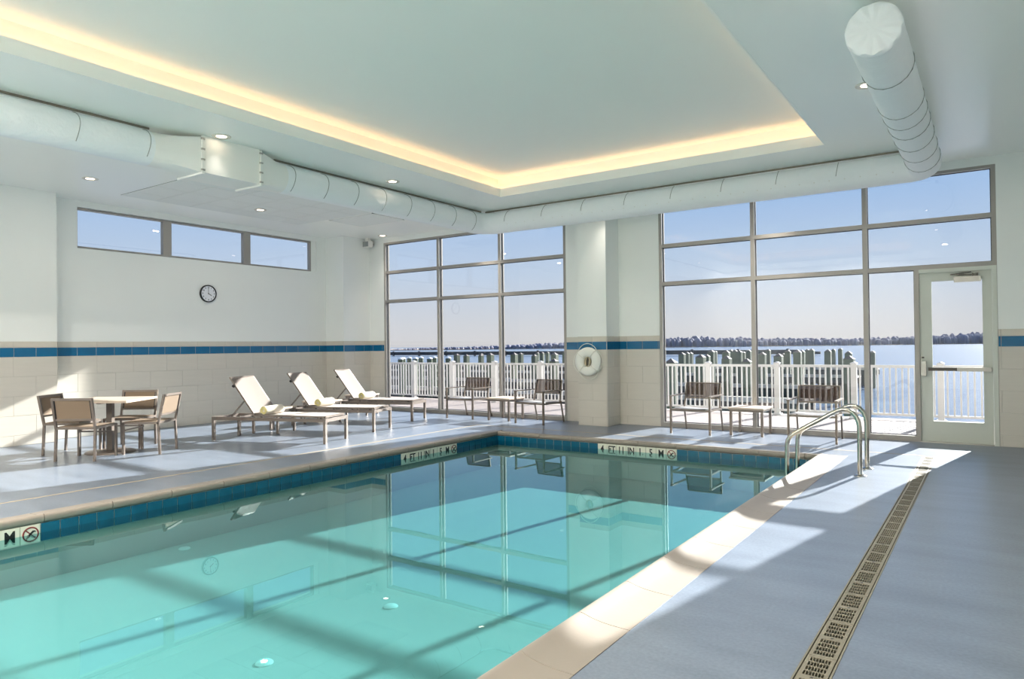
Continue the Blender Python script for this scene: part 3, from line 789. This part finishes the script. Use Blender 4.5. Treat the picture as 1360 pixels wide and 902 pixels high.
# ------------------------------------------------------------------ air duct
def arc_path():
    """centre line of the fabric duct: left run, along the windows, back along the right"""
    z = 3.675; pts = []
    for y in [5.80+.15*i for i in range(28)]: pts.append((-7.75, y, z))
    def corner(cx, cy, r, a0, a1, n=7):
        for i in range(n+1):
            a = radians(a0+(a1-a0)*i/n); pts.append((cx+r*cos(a), cy+r*sin(a), z))
    corner(-7.75+.34, 10.35-.34, .34, 180, 90)
    x = -7.2
    while x < -1.1: pts.append((x, 10.35, z)); x += .15
    corner(-.67-.22, 10.35-.22, .22, 90, 0)
    y = 10.0
    while y > 5.5: pts.append((-.67, y, z)); y -= .15
    return pts
def build_duct():
    d = empty('air_duct', (-7.75, 4.98, ZC)); tag(d, 'white fabric air duct hung below the ceiling along three sides', 'air duct')
    O = Vector((-7.75, 4.98, ZC))
    def put(nm, mb, m, smooth=False, par=d):
        mb.v = [(x-O.x, y-O.y, z-O.z) for x, y, z in mb.v]; return mb.build(nm, m, par, smooth)
    rnd = random.Random(3)
    P = arc_path(); R = .192
    main = put('fabric_sleeve', MB().tube(P, [R*(1+rnd.uniform(-.010, .010)) for _ in P], 40, cap=False), 'duct_fabric', True)
    # gathered end cap at the near end of the right run
    y0 = P[-1][1]; mb = MB(); rings = []
    for k, (rr, dy) in enumerate(((1.0, .0), (1.01, -.02), (1.0, -.04), (.96, -.055), (.86, -.062), (.6, -.066), (.3, -.068), (.05, -.066))):
        w_ = (0, 0, .012, .022, .018, .006, 0, 0)[k]
        rings.append([(-.67+R*rr*cos(a)*(1+w_*sin(11*a)), y0+dy+w_*.5*sin(11*a+.6)+w_*.3*sin(5*a), 3.675+R*rr*sin(a)*(1+w_*sin(11*a))) for a in [2*pi*j/64 for j in range(64)]])
    mb.loft(rings, True, True); put('end_cap', mb, 'duct_fabric', True)
    # near left sleeve
    Q = [(-7.75, y, 3.675) for y in [-1.45+.15*i for i in range(46)] if y < 4.16]
    put('fabric_sleeve', MB().tube(Q, [R*(1+rnd.uniform(-.008, .008)) for _ in Q], 28), 'duct_fabric', True)
    bx = (-7.99, -7.50, 3.475, 3.885)
    def ring(y, t):     # blend of circle (t=0) to rectangle (t=1)
        r = []
        for k in range(32):
            a = 2*pi*k/32; c, s_ = cos(a), sin(a); m = max(abs(c), abs(s_))
            cx, cz = (-7.75, 3.675); qx = (bx[0]+bx[1])/2 + c/m*(bx[1]-bx[0])/2; qz = (bx[2]+bx[3])/2 + s_/m*(bx[3]-bx[2])/2
            r.append(((1-t)*(cx+R*c)+t*qx, y, (1-t)*(cz+R*s_)+t*qz))
        return r
    put('duct_transition', MB().loft([ring(4.08, 0), ring(4.2, .15), ring(4.40, .6), ring(4.58, 1)]), 'duct_metal', True)
    put('duct_transition', MB().loft([ring(5.38, 1), ring(5.55, .6), ring(5.72, .15), ring(5.84, 0)]), 'duct_metal', True)
    box = put('plenum_box', MB().box(bx[0], bx[1], 4.60, 5.36, bx[2], ZC), 'duct_metal')
    for y in (4.59, 5.37):
        f_ = MB(); e = .022
        f_.box(bx[0]-e, bx[1]+e, y-.012, y+.012, bx[2]-e, bx[2]); f_.box(bx[1], bx[1]+e, y-.012, y+.012, bx[2], bx[3]+.01); f_.box(bx[0]-e, bx[0], y-.012, y+.012, bx[2], bx[3]+.01)
        fl = put('flange', f_, 'duct_metal')
        for zz in (3.50, 3.62, 3.74, 3.86): put('bolt', MB().box(bx[1]+e-.012, bx[1]+e+.006, y-.022, y+.022, zz-.01, zz+.01), 'satin_metal', par=fl)
    # suspension rail and fabric fin above the sleeve
    rl = MB(); rl.box(-7.77, -7.73, -1.45, 4.10, ZC-.022, ZC); rl.box(-7.77, -7.73, 5.75, 10.25, ZC-.022, ZC); rl.box(-7.70, -.75, 10.33, 10.37, ZC-.022, ZC); rl.box(-.69, -.65, 6.1, 10.28, ZC-.022, ZC)
    put('suspension_rail', rl, 'rail_metal')
    fn = MB(); fn.box(-7.756, -7.744, -1.45, 4.12, ZC-.05, ZC-.022); fn.box(-7.756, -7.744, 5.75, 10.2, ZC-.05, ZC-.022); fn.box(-7.5, -.9, 10.344, 10.356, ZC-.05, ZC-.022); fn.box(-.676, -.664, 6.1, 10.1, ZC-.05, ZC-.022)
    put('hanging_fin', fn, 'duct_fabric')
    # cords that gather round the sleeve, each its own piece
    def cord(cx, cy, ax, a0, a1, r=R*1.015):
        pts = []
        for i in range(20):
            a = a0+(a1-a0)*i/19
            if ax == 'y': pts.append((cx+r*sin(a), cy+.015*sin(a*2), 3.675+r*cos(a)))
            else: pts.append((cx+.015*sin(a*2), cy-r*sin(a), 3.675+r*cos(a)))
        put('cord', MB().tube(pts, .0045, 5), 'cord')
    for y in [-1.0, .2, 1.3, 2.35, 3.3, 4.02]: cord(-7.75, y, 'y', .1, 2.3)
    y = 5.95
    while y < 9.9: cord(-7.75, y, 'y', .1, 2.6); y += .56
    x = -7.15
    while x < -1.0: cord(x, 10.35, 'x', .1, 1.7); x += .78
    for y in (6.4, 7.35, 7.75, 8.15, 8.7, 9.25, 9.8): cord(-.67, y, 'y', 0, 2*pi)
    # small air outlets, backlit holes painted as white discs, in two runs on the window side sleeve
    oh = MB(); x = -7.1
    while x < -1.0:
        an = radians(112); oh.lathe([(0, .002), (.009, .002), (.009, 0)], 8, Matrix.Translation((x, 10.35-R*1.01*sin(an), 3.675+R*1.01*cos(an))) @ Matrix.Rotation(an, 4, 'X')); x += .19
    o = put('air_outlets', oh, 'white_plastic'); o['kind'] = 'stuff'
build_duct()

# ------------------------------------------------------------------ recessed downlights and added fill floods
def build_downlight():
    l = empty('downlight')
    MB().lathe([(.058, -.004), (.085, -.010), (.105, -.007), (.108, 0), (.058, 0)], 28, cap=False).build('trim_ring', 'lamp_trim', l, True)
    MB().lathe([(0, -.003), (.058, -.003), (.058, -.0005), (0, -.0005)], 24).build('lens', 'lamp_disc', l)
    return l
dl = build_downlight()
DLP = [(-7.38, 4.76, 'between the plenum box and the lit tray'), (-10.70, 4.81, 'over the dining table'), (-7.37, 7.57, 'between the long duct and the tray, above the loungers'), (-10.71, 7.66, 'set in the acoustic ceiling tiles'),
       (-11.15, 11.12, 'in the far corner by the left windows'), (-.96, 7.5, 'beside the right hand duct'),
       (-8.4, 11.0, 'hidden behind the duct over the left windows'), (-5.48, 10.60, 'behind the duct above the column'), (-2.8, 11.0, 'hidden behind the duct over the right windows'),
       (-7.38, 1.95, 'over the deck left of the camera'), (-10.70, 1.95, 'near the left wall behind the pilaster'), (-.96, 4.7, 'above the drain'), (-.96, 1.9, 'above the camera'),
       (-10.7, -.75, 'added unseen as fill by the back wall, left end'), (-6.54, -.95, 'added unseen as fill by the back wall beside the duct'), (-3.17, -.95, 'added unseen as fill by the back wall, middle')]  # back-wall lamps are added out of view to brighten the hall
for i, (x, y, txt) in enumerate(DLP):
    o = dl if i == 0 else copy_tree(dl); zz = ZC-(.010 if i == 3 else 0)
    o.location = (x, y, zz); tag(o, 'round recessed downlight ' + txt, 'downlight', 'recessed ceiling downlights')
    wide = i in (1, 3, 10, 12) or i > 12         # open floods, those by the back wall added as fill; the ones tight against duct or column are narrow spots
    ld = bpy.data.lights.new('downlight_lamp', 'AREA' if wide else 'SPOT'); ld.color = (1, .90, .79)
    if wide:
        ld.shape = 'DISK'; ld.size = .11; ld.energy = {1: 4, 3: 5, 10: 2, 12: 3, 13: 12}.get(i, 300)
    else:
        ld.energy = 150 if i not in (0, 4, 7) else {0: 7, 4: 25, 7: 22}[i]; ld.spot_size = radians(74); ld.spot_blend = 1.0; ld.shadow_soft_size = .05
    lo = bpy.data.objects.new('downlight_lamp', ld); COL.objects.link(lo); lo.parent = o; lo.location = (0, 0, -.016)

# ------------------------------------------------------------------ small wall and ceiling things
def build_clock():
    c = empty('wall_clock', (XL, 7.68, 2.49)); tag(c, 'round black rimmed wall clock showing four', 'clock')
    M = Matrix.Rotation(pi/2, 4, 'Y')
    MB().lathe([(.145, .028), (.152, .045), (.163, .045), (.168, .03), (.168, 0), (0, 0)], 40, M, False).build('rim', 'black_plastic', c, True)
    MB().lathe([(0, .030), (.146, .030), (.146, .012), (0, .012)], 40, M).build('face', 'clock_face', c)
    for k in range(1, 13):
        a = radians(90-30*k); me = text_mesh(str(k), .042, 'ink', .0005)
        o = link('numeral', me, c, (.0315, cos(a)*.118, sin(a)*.118)); o.rotation_euler = (pi/2, 0, pi/2)
    for nm, k, L, w in (('hour_hand', 4, .075, .012), ('minute_hand', 12, .11, .007)):
        a = radians(90-30*k); MB().bar((.033, -.015*cos(a), -.015*sin(a)), (.033, L*cos(a), L*sin(a)), .002, w, (0, -sin(a), cos(a))).build(nm, 'ink', c)
    MB().lathe([(0, .038), (.008, .038), (.008, .03)], 12, M).build('hub', 'ink', c)
build_clock()
def build_buoy():
    c = empty('ring_buoy', (-5.83, COLY-.012, 1.13)); tag(c, 'white ring buoy with rope hanging on the column', 'ring buoy')
    R, r = .165, .088
    rings = []
    for i in range(40):
        a = 2*pi*i/40
        rings.append([((R+r*cos(b))*cos(a), -.062+.058*sin(b), (R+r*cos(b))*sin(a)) for b in [2*pi*j/16 for j in range(16)]])
    rings.append(rings[0]); MB().loft(rings).build('ring', 'buoy_white', c, True)
    for a in (45, 135, 225, 315):
        a = radians(a+5); pts = []
        for j in range(17):
            b = 2*pi*j/16; pts.append(((R+(r+.004)*cos(b))*cos(a), -.062+.063*sin(b), (R+(r+.004)*cos(b))*sin(a)))
        MB().tube(pts, .008, 6).build('strap', 'white_rope', c, True)
    def loop(a0, a1, sag):
        p = []
        for i in range(11):
            t_ = i/10; a = radians(a0+(a1-a0)*t_); q = R+r+.008+sag*sin(pi*t_); p.append((q*cos(a), -.06, q*sin(a)))
        return p
    for a0, a1, sg in ((50, 140, .055), (140, 230, .03), (230, 320, .06), (320, 410, .02)):
        MB().tube(loop(a0, a1, sg), .0065, 6).build('grab_line', 'white_rope', c, True)
    rng = random.Random(5)
    for k in range(7):
        ph = rng.uniform(-.4, .4); rx = rng.uniform(.035, .062); pts = []
        for i in range(20):
            a = 2*pi*i/20; pts.append((rx*cos(a)*cos(ph)+.012*(k-3)*.4, -.05-.008*k+.01*sin(3*a), .082*sin(a)+rx*.3*cos(a)*sin(ph)-.005))
        MB().tube(pts, .0085, 6, closed=True).build('throw_rope', 'rope', c, True)
    MB().box(-.012, .012, -.03, .0, .05, .09).build('wall_hook', 'satin_metal', c)
build_buoy()
def build_speaker():
    s = empty('wall_speaker', (-11.70, 11.20, 3.78)); tag(s, 'small grey speaker box mounted high in the far corner', 'speaker')
    MB().chip(-.10, .10, -.07, .06, -.075, .065, '-y', .012).build('case', 'white_plastic', s)
    MB().box(-.085, .085, -.076, -.07, -.06, .05).build('grille', 'cord', s)
    MB().box(-.03, .03, .06, .16, -.02, .03).build('bracket', 'satin_metal', s)
    MB().box(-.05, .05, -.04, .04, .065, .13).build('ceiling_mount', 'white_plastic', s)
build_speaker()
def build_grille():
    g = empty('ceiling_grille', (-10.0, 9.55, ZC)); tag(g, 'flush grey return air grille in the ceiling', 'air grille')
    a, b_ = .60, .42
    m = MB(); m.box(-a, a, -b_, -b_+.03, -.012, 0); m.box(-a, a, b_-.03, b_, -.012, 0); m.box(-a, -a+.03, -b_, b_, -.012, 0); m.box(a-.03, a, -b_, b_, -.012, 0)
    m.build('frame', 'acoustic_tile', g); MB().box(-a+.03, a-.03, -b_+.03, b_-.03, -.002, 0).build('backing', 'cord', g)
    for k in range(16):
        y = -b_+.05+k*(2*b_-.10)/15; MB().bar((-a+.03, y, -.007), (a-.03, y, -.007), .034, .003, (0, .35, 1)).build('louvre', 'acoustic_tile', g)
build_grille()

# ------------------------------------------------------------------ outside
ZD = -.02
tag(MB().box(-22, 9, YO, 14.75, ZD-.12, ZD).build('terrace', 'deck_board'), 'pale boarded terrace outside the windows', kind='structure')
def build_fence():
    FY = 14.55; f = empty('railing', (-6, FY, ZD)); tag(f, 'white railing with square posts along the terrace edge', 'railing')
    posts = [-.76-1.405*k for k in range(-4, 13)]
    pm = MB().box(-.05, .05, -.05, .05, 0, 1.02).mesh('post', 'fence_white'); cm = MB().add([(-.06,-.06,1.02),(.06,-.06,1.02),(.06,.06,1.02),(-.06,.06,1.02),(-.06,-.06,1.04),(.06,-.06,1.04),(.06,.06,1.04),(-.06,.06,1.04),(0,0,1.07)],
        [(0,3,2,1),(0,1,5,4),(1,2,6,5),(2,3,7,6),(3,0,4,7),(4,5,8),(5,6,8),(6,7,8),(7,4,8)]).mesh('post_cap', 'fence_white')
    bm_ = MB().chip(-.08, .08, -.08, .08, 0, .03, '+z', .01).mesh('post_base', 'fence_white')
    sm = MB().box(-.014, .014, -.014, .014, .11, .985).mesh('baluster', 'fence_white')
    for i, x in enumerate(posts):
        p = link('post', pm, f, (x+6, 0, 0)); link('post_cap', cm, p); link('post_base', bm_, p)
        if i < len(posts)-1:
            x2 = posts[i+1]; n = 13
            MB().box(x2+.05+6, x-.05+6, -.022, .022, .955, 1.005).build('top_rail', 'fence_white', f)
            MB().box(x2+.05+6, x-.05+6, -.02, .02, .075, .115).build('bottom_rail', 'fence_white', f)
            if -15 < x < 2:
                for k in range(1, n+1): link('baluster', sm, f, (x+(x2-x)*k/(n+1)+6, 0, 0))
build_fence()
ZS = -1.6
tag(MB().add([(-3500, 14.0, ZS), (3500, 14.0, ZS), (3500, 4500, ZS), (-3500, 4500, ZS)], [(0,1,2,3)]).build('sea', 'sea'), 'rippled blue bay water beyond the railing', 'water', kind='stuff')

PILES = []; DOCK_Y = (24.0, 31.5, 42.0, 54.0)
def add_piles(x0, y0, s, L, w=.32, pyr=True):
    for xc, wp, ya in L:
        px = x0+xc/s; py = y0+ya/s; d = pixel_ray(px, py); k = w*924/(wp/s)
        p = Vector((0, 0, CAM_H)) + d*k
        if p.z > 1.15 or p.z < .6:        # keep the tops near one level
            k *= (CAM_H-.98)/max(.05, CAM_H-p.z); p = Vector((0, 0, CAM_H)) + d*k
        for yd in DOCK_Y:                  # beside a dock, not through it
            if abs(p.y-yd) < 1.05:
                k *= (yd+(1.05 if p.y > yd else -1.05))/p.y; p = Vector((0, 0, CAM_H)) + d*k
        for q in PILES:
            if abs(q[0]-p.x) < .5 and abs(q[1]-p.y) < .6: k *= (q[1]+(.75 if q[1] > 26 else 3.2))/p.y; p = Vector((0, 0, CAM_H)) + d*k
        PILES.append((p.x, p.y, p.z, w, pyr, px))
add_piles(870, 430, 7.514, [(270,55,285),(320,45,280),(352,45,280),(455,80,303),(515,60,303),(562,60,258),(600,35,268),(710,65,262),(715,80,318),(755,35,255),(800,50,258),(840,55,262),(880,40,275),(935,45,258),(915,85,345),(160,45,345)])
add_piles(1000, 430, 6.94, [(85,60,260),(140,40,232),(235,68,272),(280,38,270),(320,48,238),(410,65,238),(450,50,240),(500,40,232),(540,45,228),(690,55,235),(740,35,230),(805,35,222),(880,60,250),(885,85,290)])
add_piles(1020, 400, 3.99, [(553,26,262)])
add_piles(510, 440, 7.515, [(727,45,222),(823,45,228),(968,40,228)])
add_piles(620, 440, 7.514, [(145,35,218),(235,55,215),(472,55,212),(538,40,212),(675,45,228),(705,30,208),(752,35,205),(805,35,203),(875,60,210),(872,70,272),(975,34,200)])
add_piles(510, 440, 7.515, [(165,28,262),(190,22,258),(252,24,255),(313,28,258),(368,25,252),(455,25,258),(503,28,250),(640,30,252)], .26, False)
BAYS = [(0, 582, 'first bay of left window wall'), (582, 664, 'second bay of left window wall'), (664, 800, 'third bay of left window wall'),
        (800, 1000, 'first bay of right window wall'), (1000, 1150, 'second bay of right window wall'), (1150, 1400, 'the narrow pane beside the door')]
ORD = ['first', 'second', 'third', 'fourth', 'fifth', 'sixth', 'seventh', 'eighth', 'ninth', 'tenth', 'eleventh', 'twelfth', 'thirteenth', 'fourteenth', 'fifteenth', 'sixteenth', 'seventeenth', 'eighteenth']
for lo, hi, bay in BAYS:
    inbay = sorted([p for p in PILES if lo <= p[5] < hi], key=lambda p: p[5])
    for n, (x, y, z, w, pyr, px) in enumerate(inbay):
        o = empty('dock_piling', (x, y, ZS)); h = w/2; top = z-ZS; cz = top-(w*.42 if pyr else .08); e = h*1.06
        bb = MB(); bb.box(-h, h, -h, h, -.6, cz) if pyr else bb.lathe([(h*.9, -.6), (h*.9, cz)], 10)
        cap = MB()
        if pyr: cap.add([(-e,-e,cz),(e,-e,cz),(e,e,cz),(-e,e,cz),(0,0,top)], [(0,3,2,1),(0,1,4),(1,2,4),(2,3,4),(3,0,4)])
        else: cap.lathe([(0, top), (e*.6, top-.02), (e, cz), (0, cz)], 10)
        bb.build('shaft', 'piling_wood', o); cap.build('cap', 'piling_cap' if pyr else 'white_plastic', o)
        o.rotation_euler = (0, 0, radians(random.uniform(-4, 4)))
        kind_ = 'green pyramid topped piling' if pyr else 'round white capped piling'
        tag(o, '%s, %s from left in %s' % (kind_, ORD[n], bay) if len(inbay) > 1 else '%s in the %s' % (kind_, bay), 'piling', 'dock pilings beyond the railing')
# finger docks
def build_dock(y, x0, x1, label, z=-.45):
    d = empty('floating_dock', ((x0+x1)/2, y, ZS)); tag(d, label, 'dock'); h = (x1-x0)/2
    MB().box(-h, h, -.75, .75, z-ZS-.07, z-ZS).build('dock_deck', 'dock_wood', d)
    m = MB(); m.box(-h, h, -.74, -.62, z-ZS-.42, z-ZS-.07); m.box(-h, h, .62, .74, z-ZS-.42, z-ZS-.07); m.build('stringer', 'dock_side', d)
    m = MB(); x = -h+.6
    while x < h: m.box(x-.5, x+.5, -.6, .6, -.2, z-ZS-.07); x += 2.6
    m.build('float_row', 'dock_side', d)
    m = MB(); m.box(-h, h, -.76, -.70, z-ZS+.0, z-ZS+.10); m.build('kerb_rail', 'dock_wood', d)
build_dock(24.0, -34, -4.9, 'wooden floating dock nearest the terrace railing')
build_dock(31.5, -44, -5.6, 'second wooden floating dock out from the railing')
build_dock(42.0, -60, -6.0, 'third wooden floating dock out from the railing')
build_dock(54.0, -78, -6.5, 'farthest wooden floating dock in the marina')
def build_wavewall():
    w = empty('wave_wall', (-120, 175, ZS)); tag(w, 'long dark timber breakwater across the bay', 'breakwater')
    MB().box(-170, 82, -.5, .5, .25, 1.35).build('wall_face', 'wave_wall', w); MB().box(82, 87, -.4, .4, .25, .9).build('wall_end', 'wave_wall', w)
    pm = MB().box(-.3, .3, -.9, -.5, .02, 1.6).mesh('support_post', 'wave_wall')
    for k in range(22): link('support_post', pm, w, (-168+k*11.8, 0, 0))
build_wavewall()
# far shore: land strip and a wood of many crowns, nobody could count them
def build_shore():
    prof = [(400, 459, 463.0), (533, 461, 463.0), (545, 459.5, 463), (620, 458, 462.6), (680, 456, 462.2), (715, 454, 462), (735, 453.5, 462), (760, 452.5, 461.5), (870, 449, 461), (900, 447, 460.8), (935, 445, 460.5), (950, 449, 460.3), (965, 446, 460.2), (1000, 448, 460),
            (1060, 448.5, 459.5), (1140, 449, 459), (1180, 447.5, 458.6), (1225, 446.5, 458.2), (1250, 444.5, 457.8), (1290, 441.5, 457.4), (1330, 439, 457), (1500, 437, 455)]
    def at(x):
        for i in range(len(prof)-1):
            a, b_ = prof[i], prof[i+1]
            if a[0] <= x <= b_[0]:
                t_ = (x-a[0])/(b_[0]-a[0]); return a[1]+(b_[1]-a[1])*t_, a[2]+(b_[2]-a[2])*t_
        return prof[-1][1], prof[-1][2]
    mb = MB(); rnd = random.Random(11); DIST = 640.
    x = 400.
    land = []
    while x < 1500:
        ty, by = at(x); d = pixel_ray(x, 451); d = Vector((d.x, d.y, 0)); base = d.normalized()*DIST/ (d.normalized().dot(Vector((CFW.x, CFW.y, 0))))
        depth = DIST; H = (by-ty)/CF*depth
        for row in range(2):
            hh = H*rnd.uniform(.74, 1.05)*(1 if row == 0 else .85); r = rnd.uniform(1.8, 3.4)*(1 if H > 4 else .5)
            off = base + Vector((rnd.uniform(-2, 2), rnd.uniform(0, 14)-row*10, 0)); j_ = rnd.uniform(.8, 1.1)
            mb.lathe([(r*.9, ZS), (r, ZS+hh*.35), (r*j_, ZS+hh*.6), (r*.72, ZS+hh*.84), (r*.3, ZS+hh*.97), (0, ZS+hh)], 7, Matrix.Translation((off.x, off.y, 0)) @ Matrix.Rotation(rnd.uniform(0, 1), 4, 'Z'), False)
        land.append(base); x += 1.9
    tag(mb.build('far_wood', 'hazed_tree', None, True), 'haze-tinted dark line of trees on the far shore', 'woodland', kind='stuff')
    rings = [[(p.x*.985, p.y*.985, ZS-.2), (p.x*.985, p.y*.985, ZS+.5), (p.x*1.2, p.y*1.2, ZS+1.2), (p.x*1.2, p.y*1.2, ZS-.2)] for p in land]
    tag(MB().loft(rings, True, True).build('far_shore', 'marsh'), 'thin tan marsh bank below the far trees', kind='structure')
build_shore()
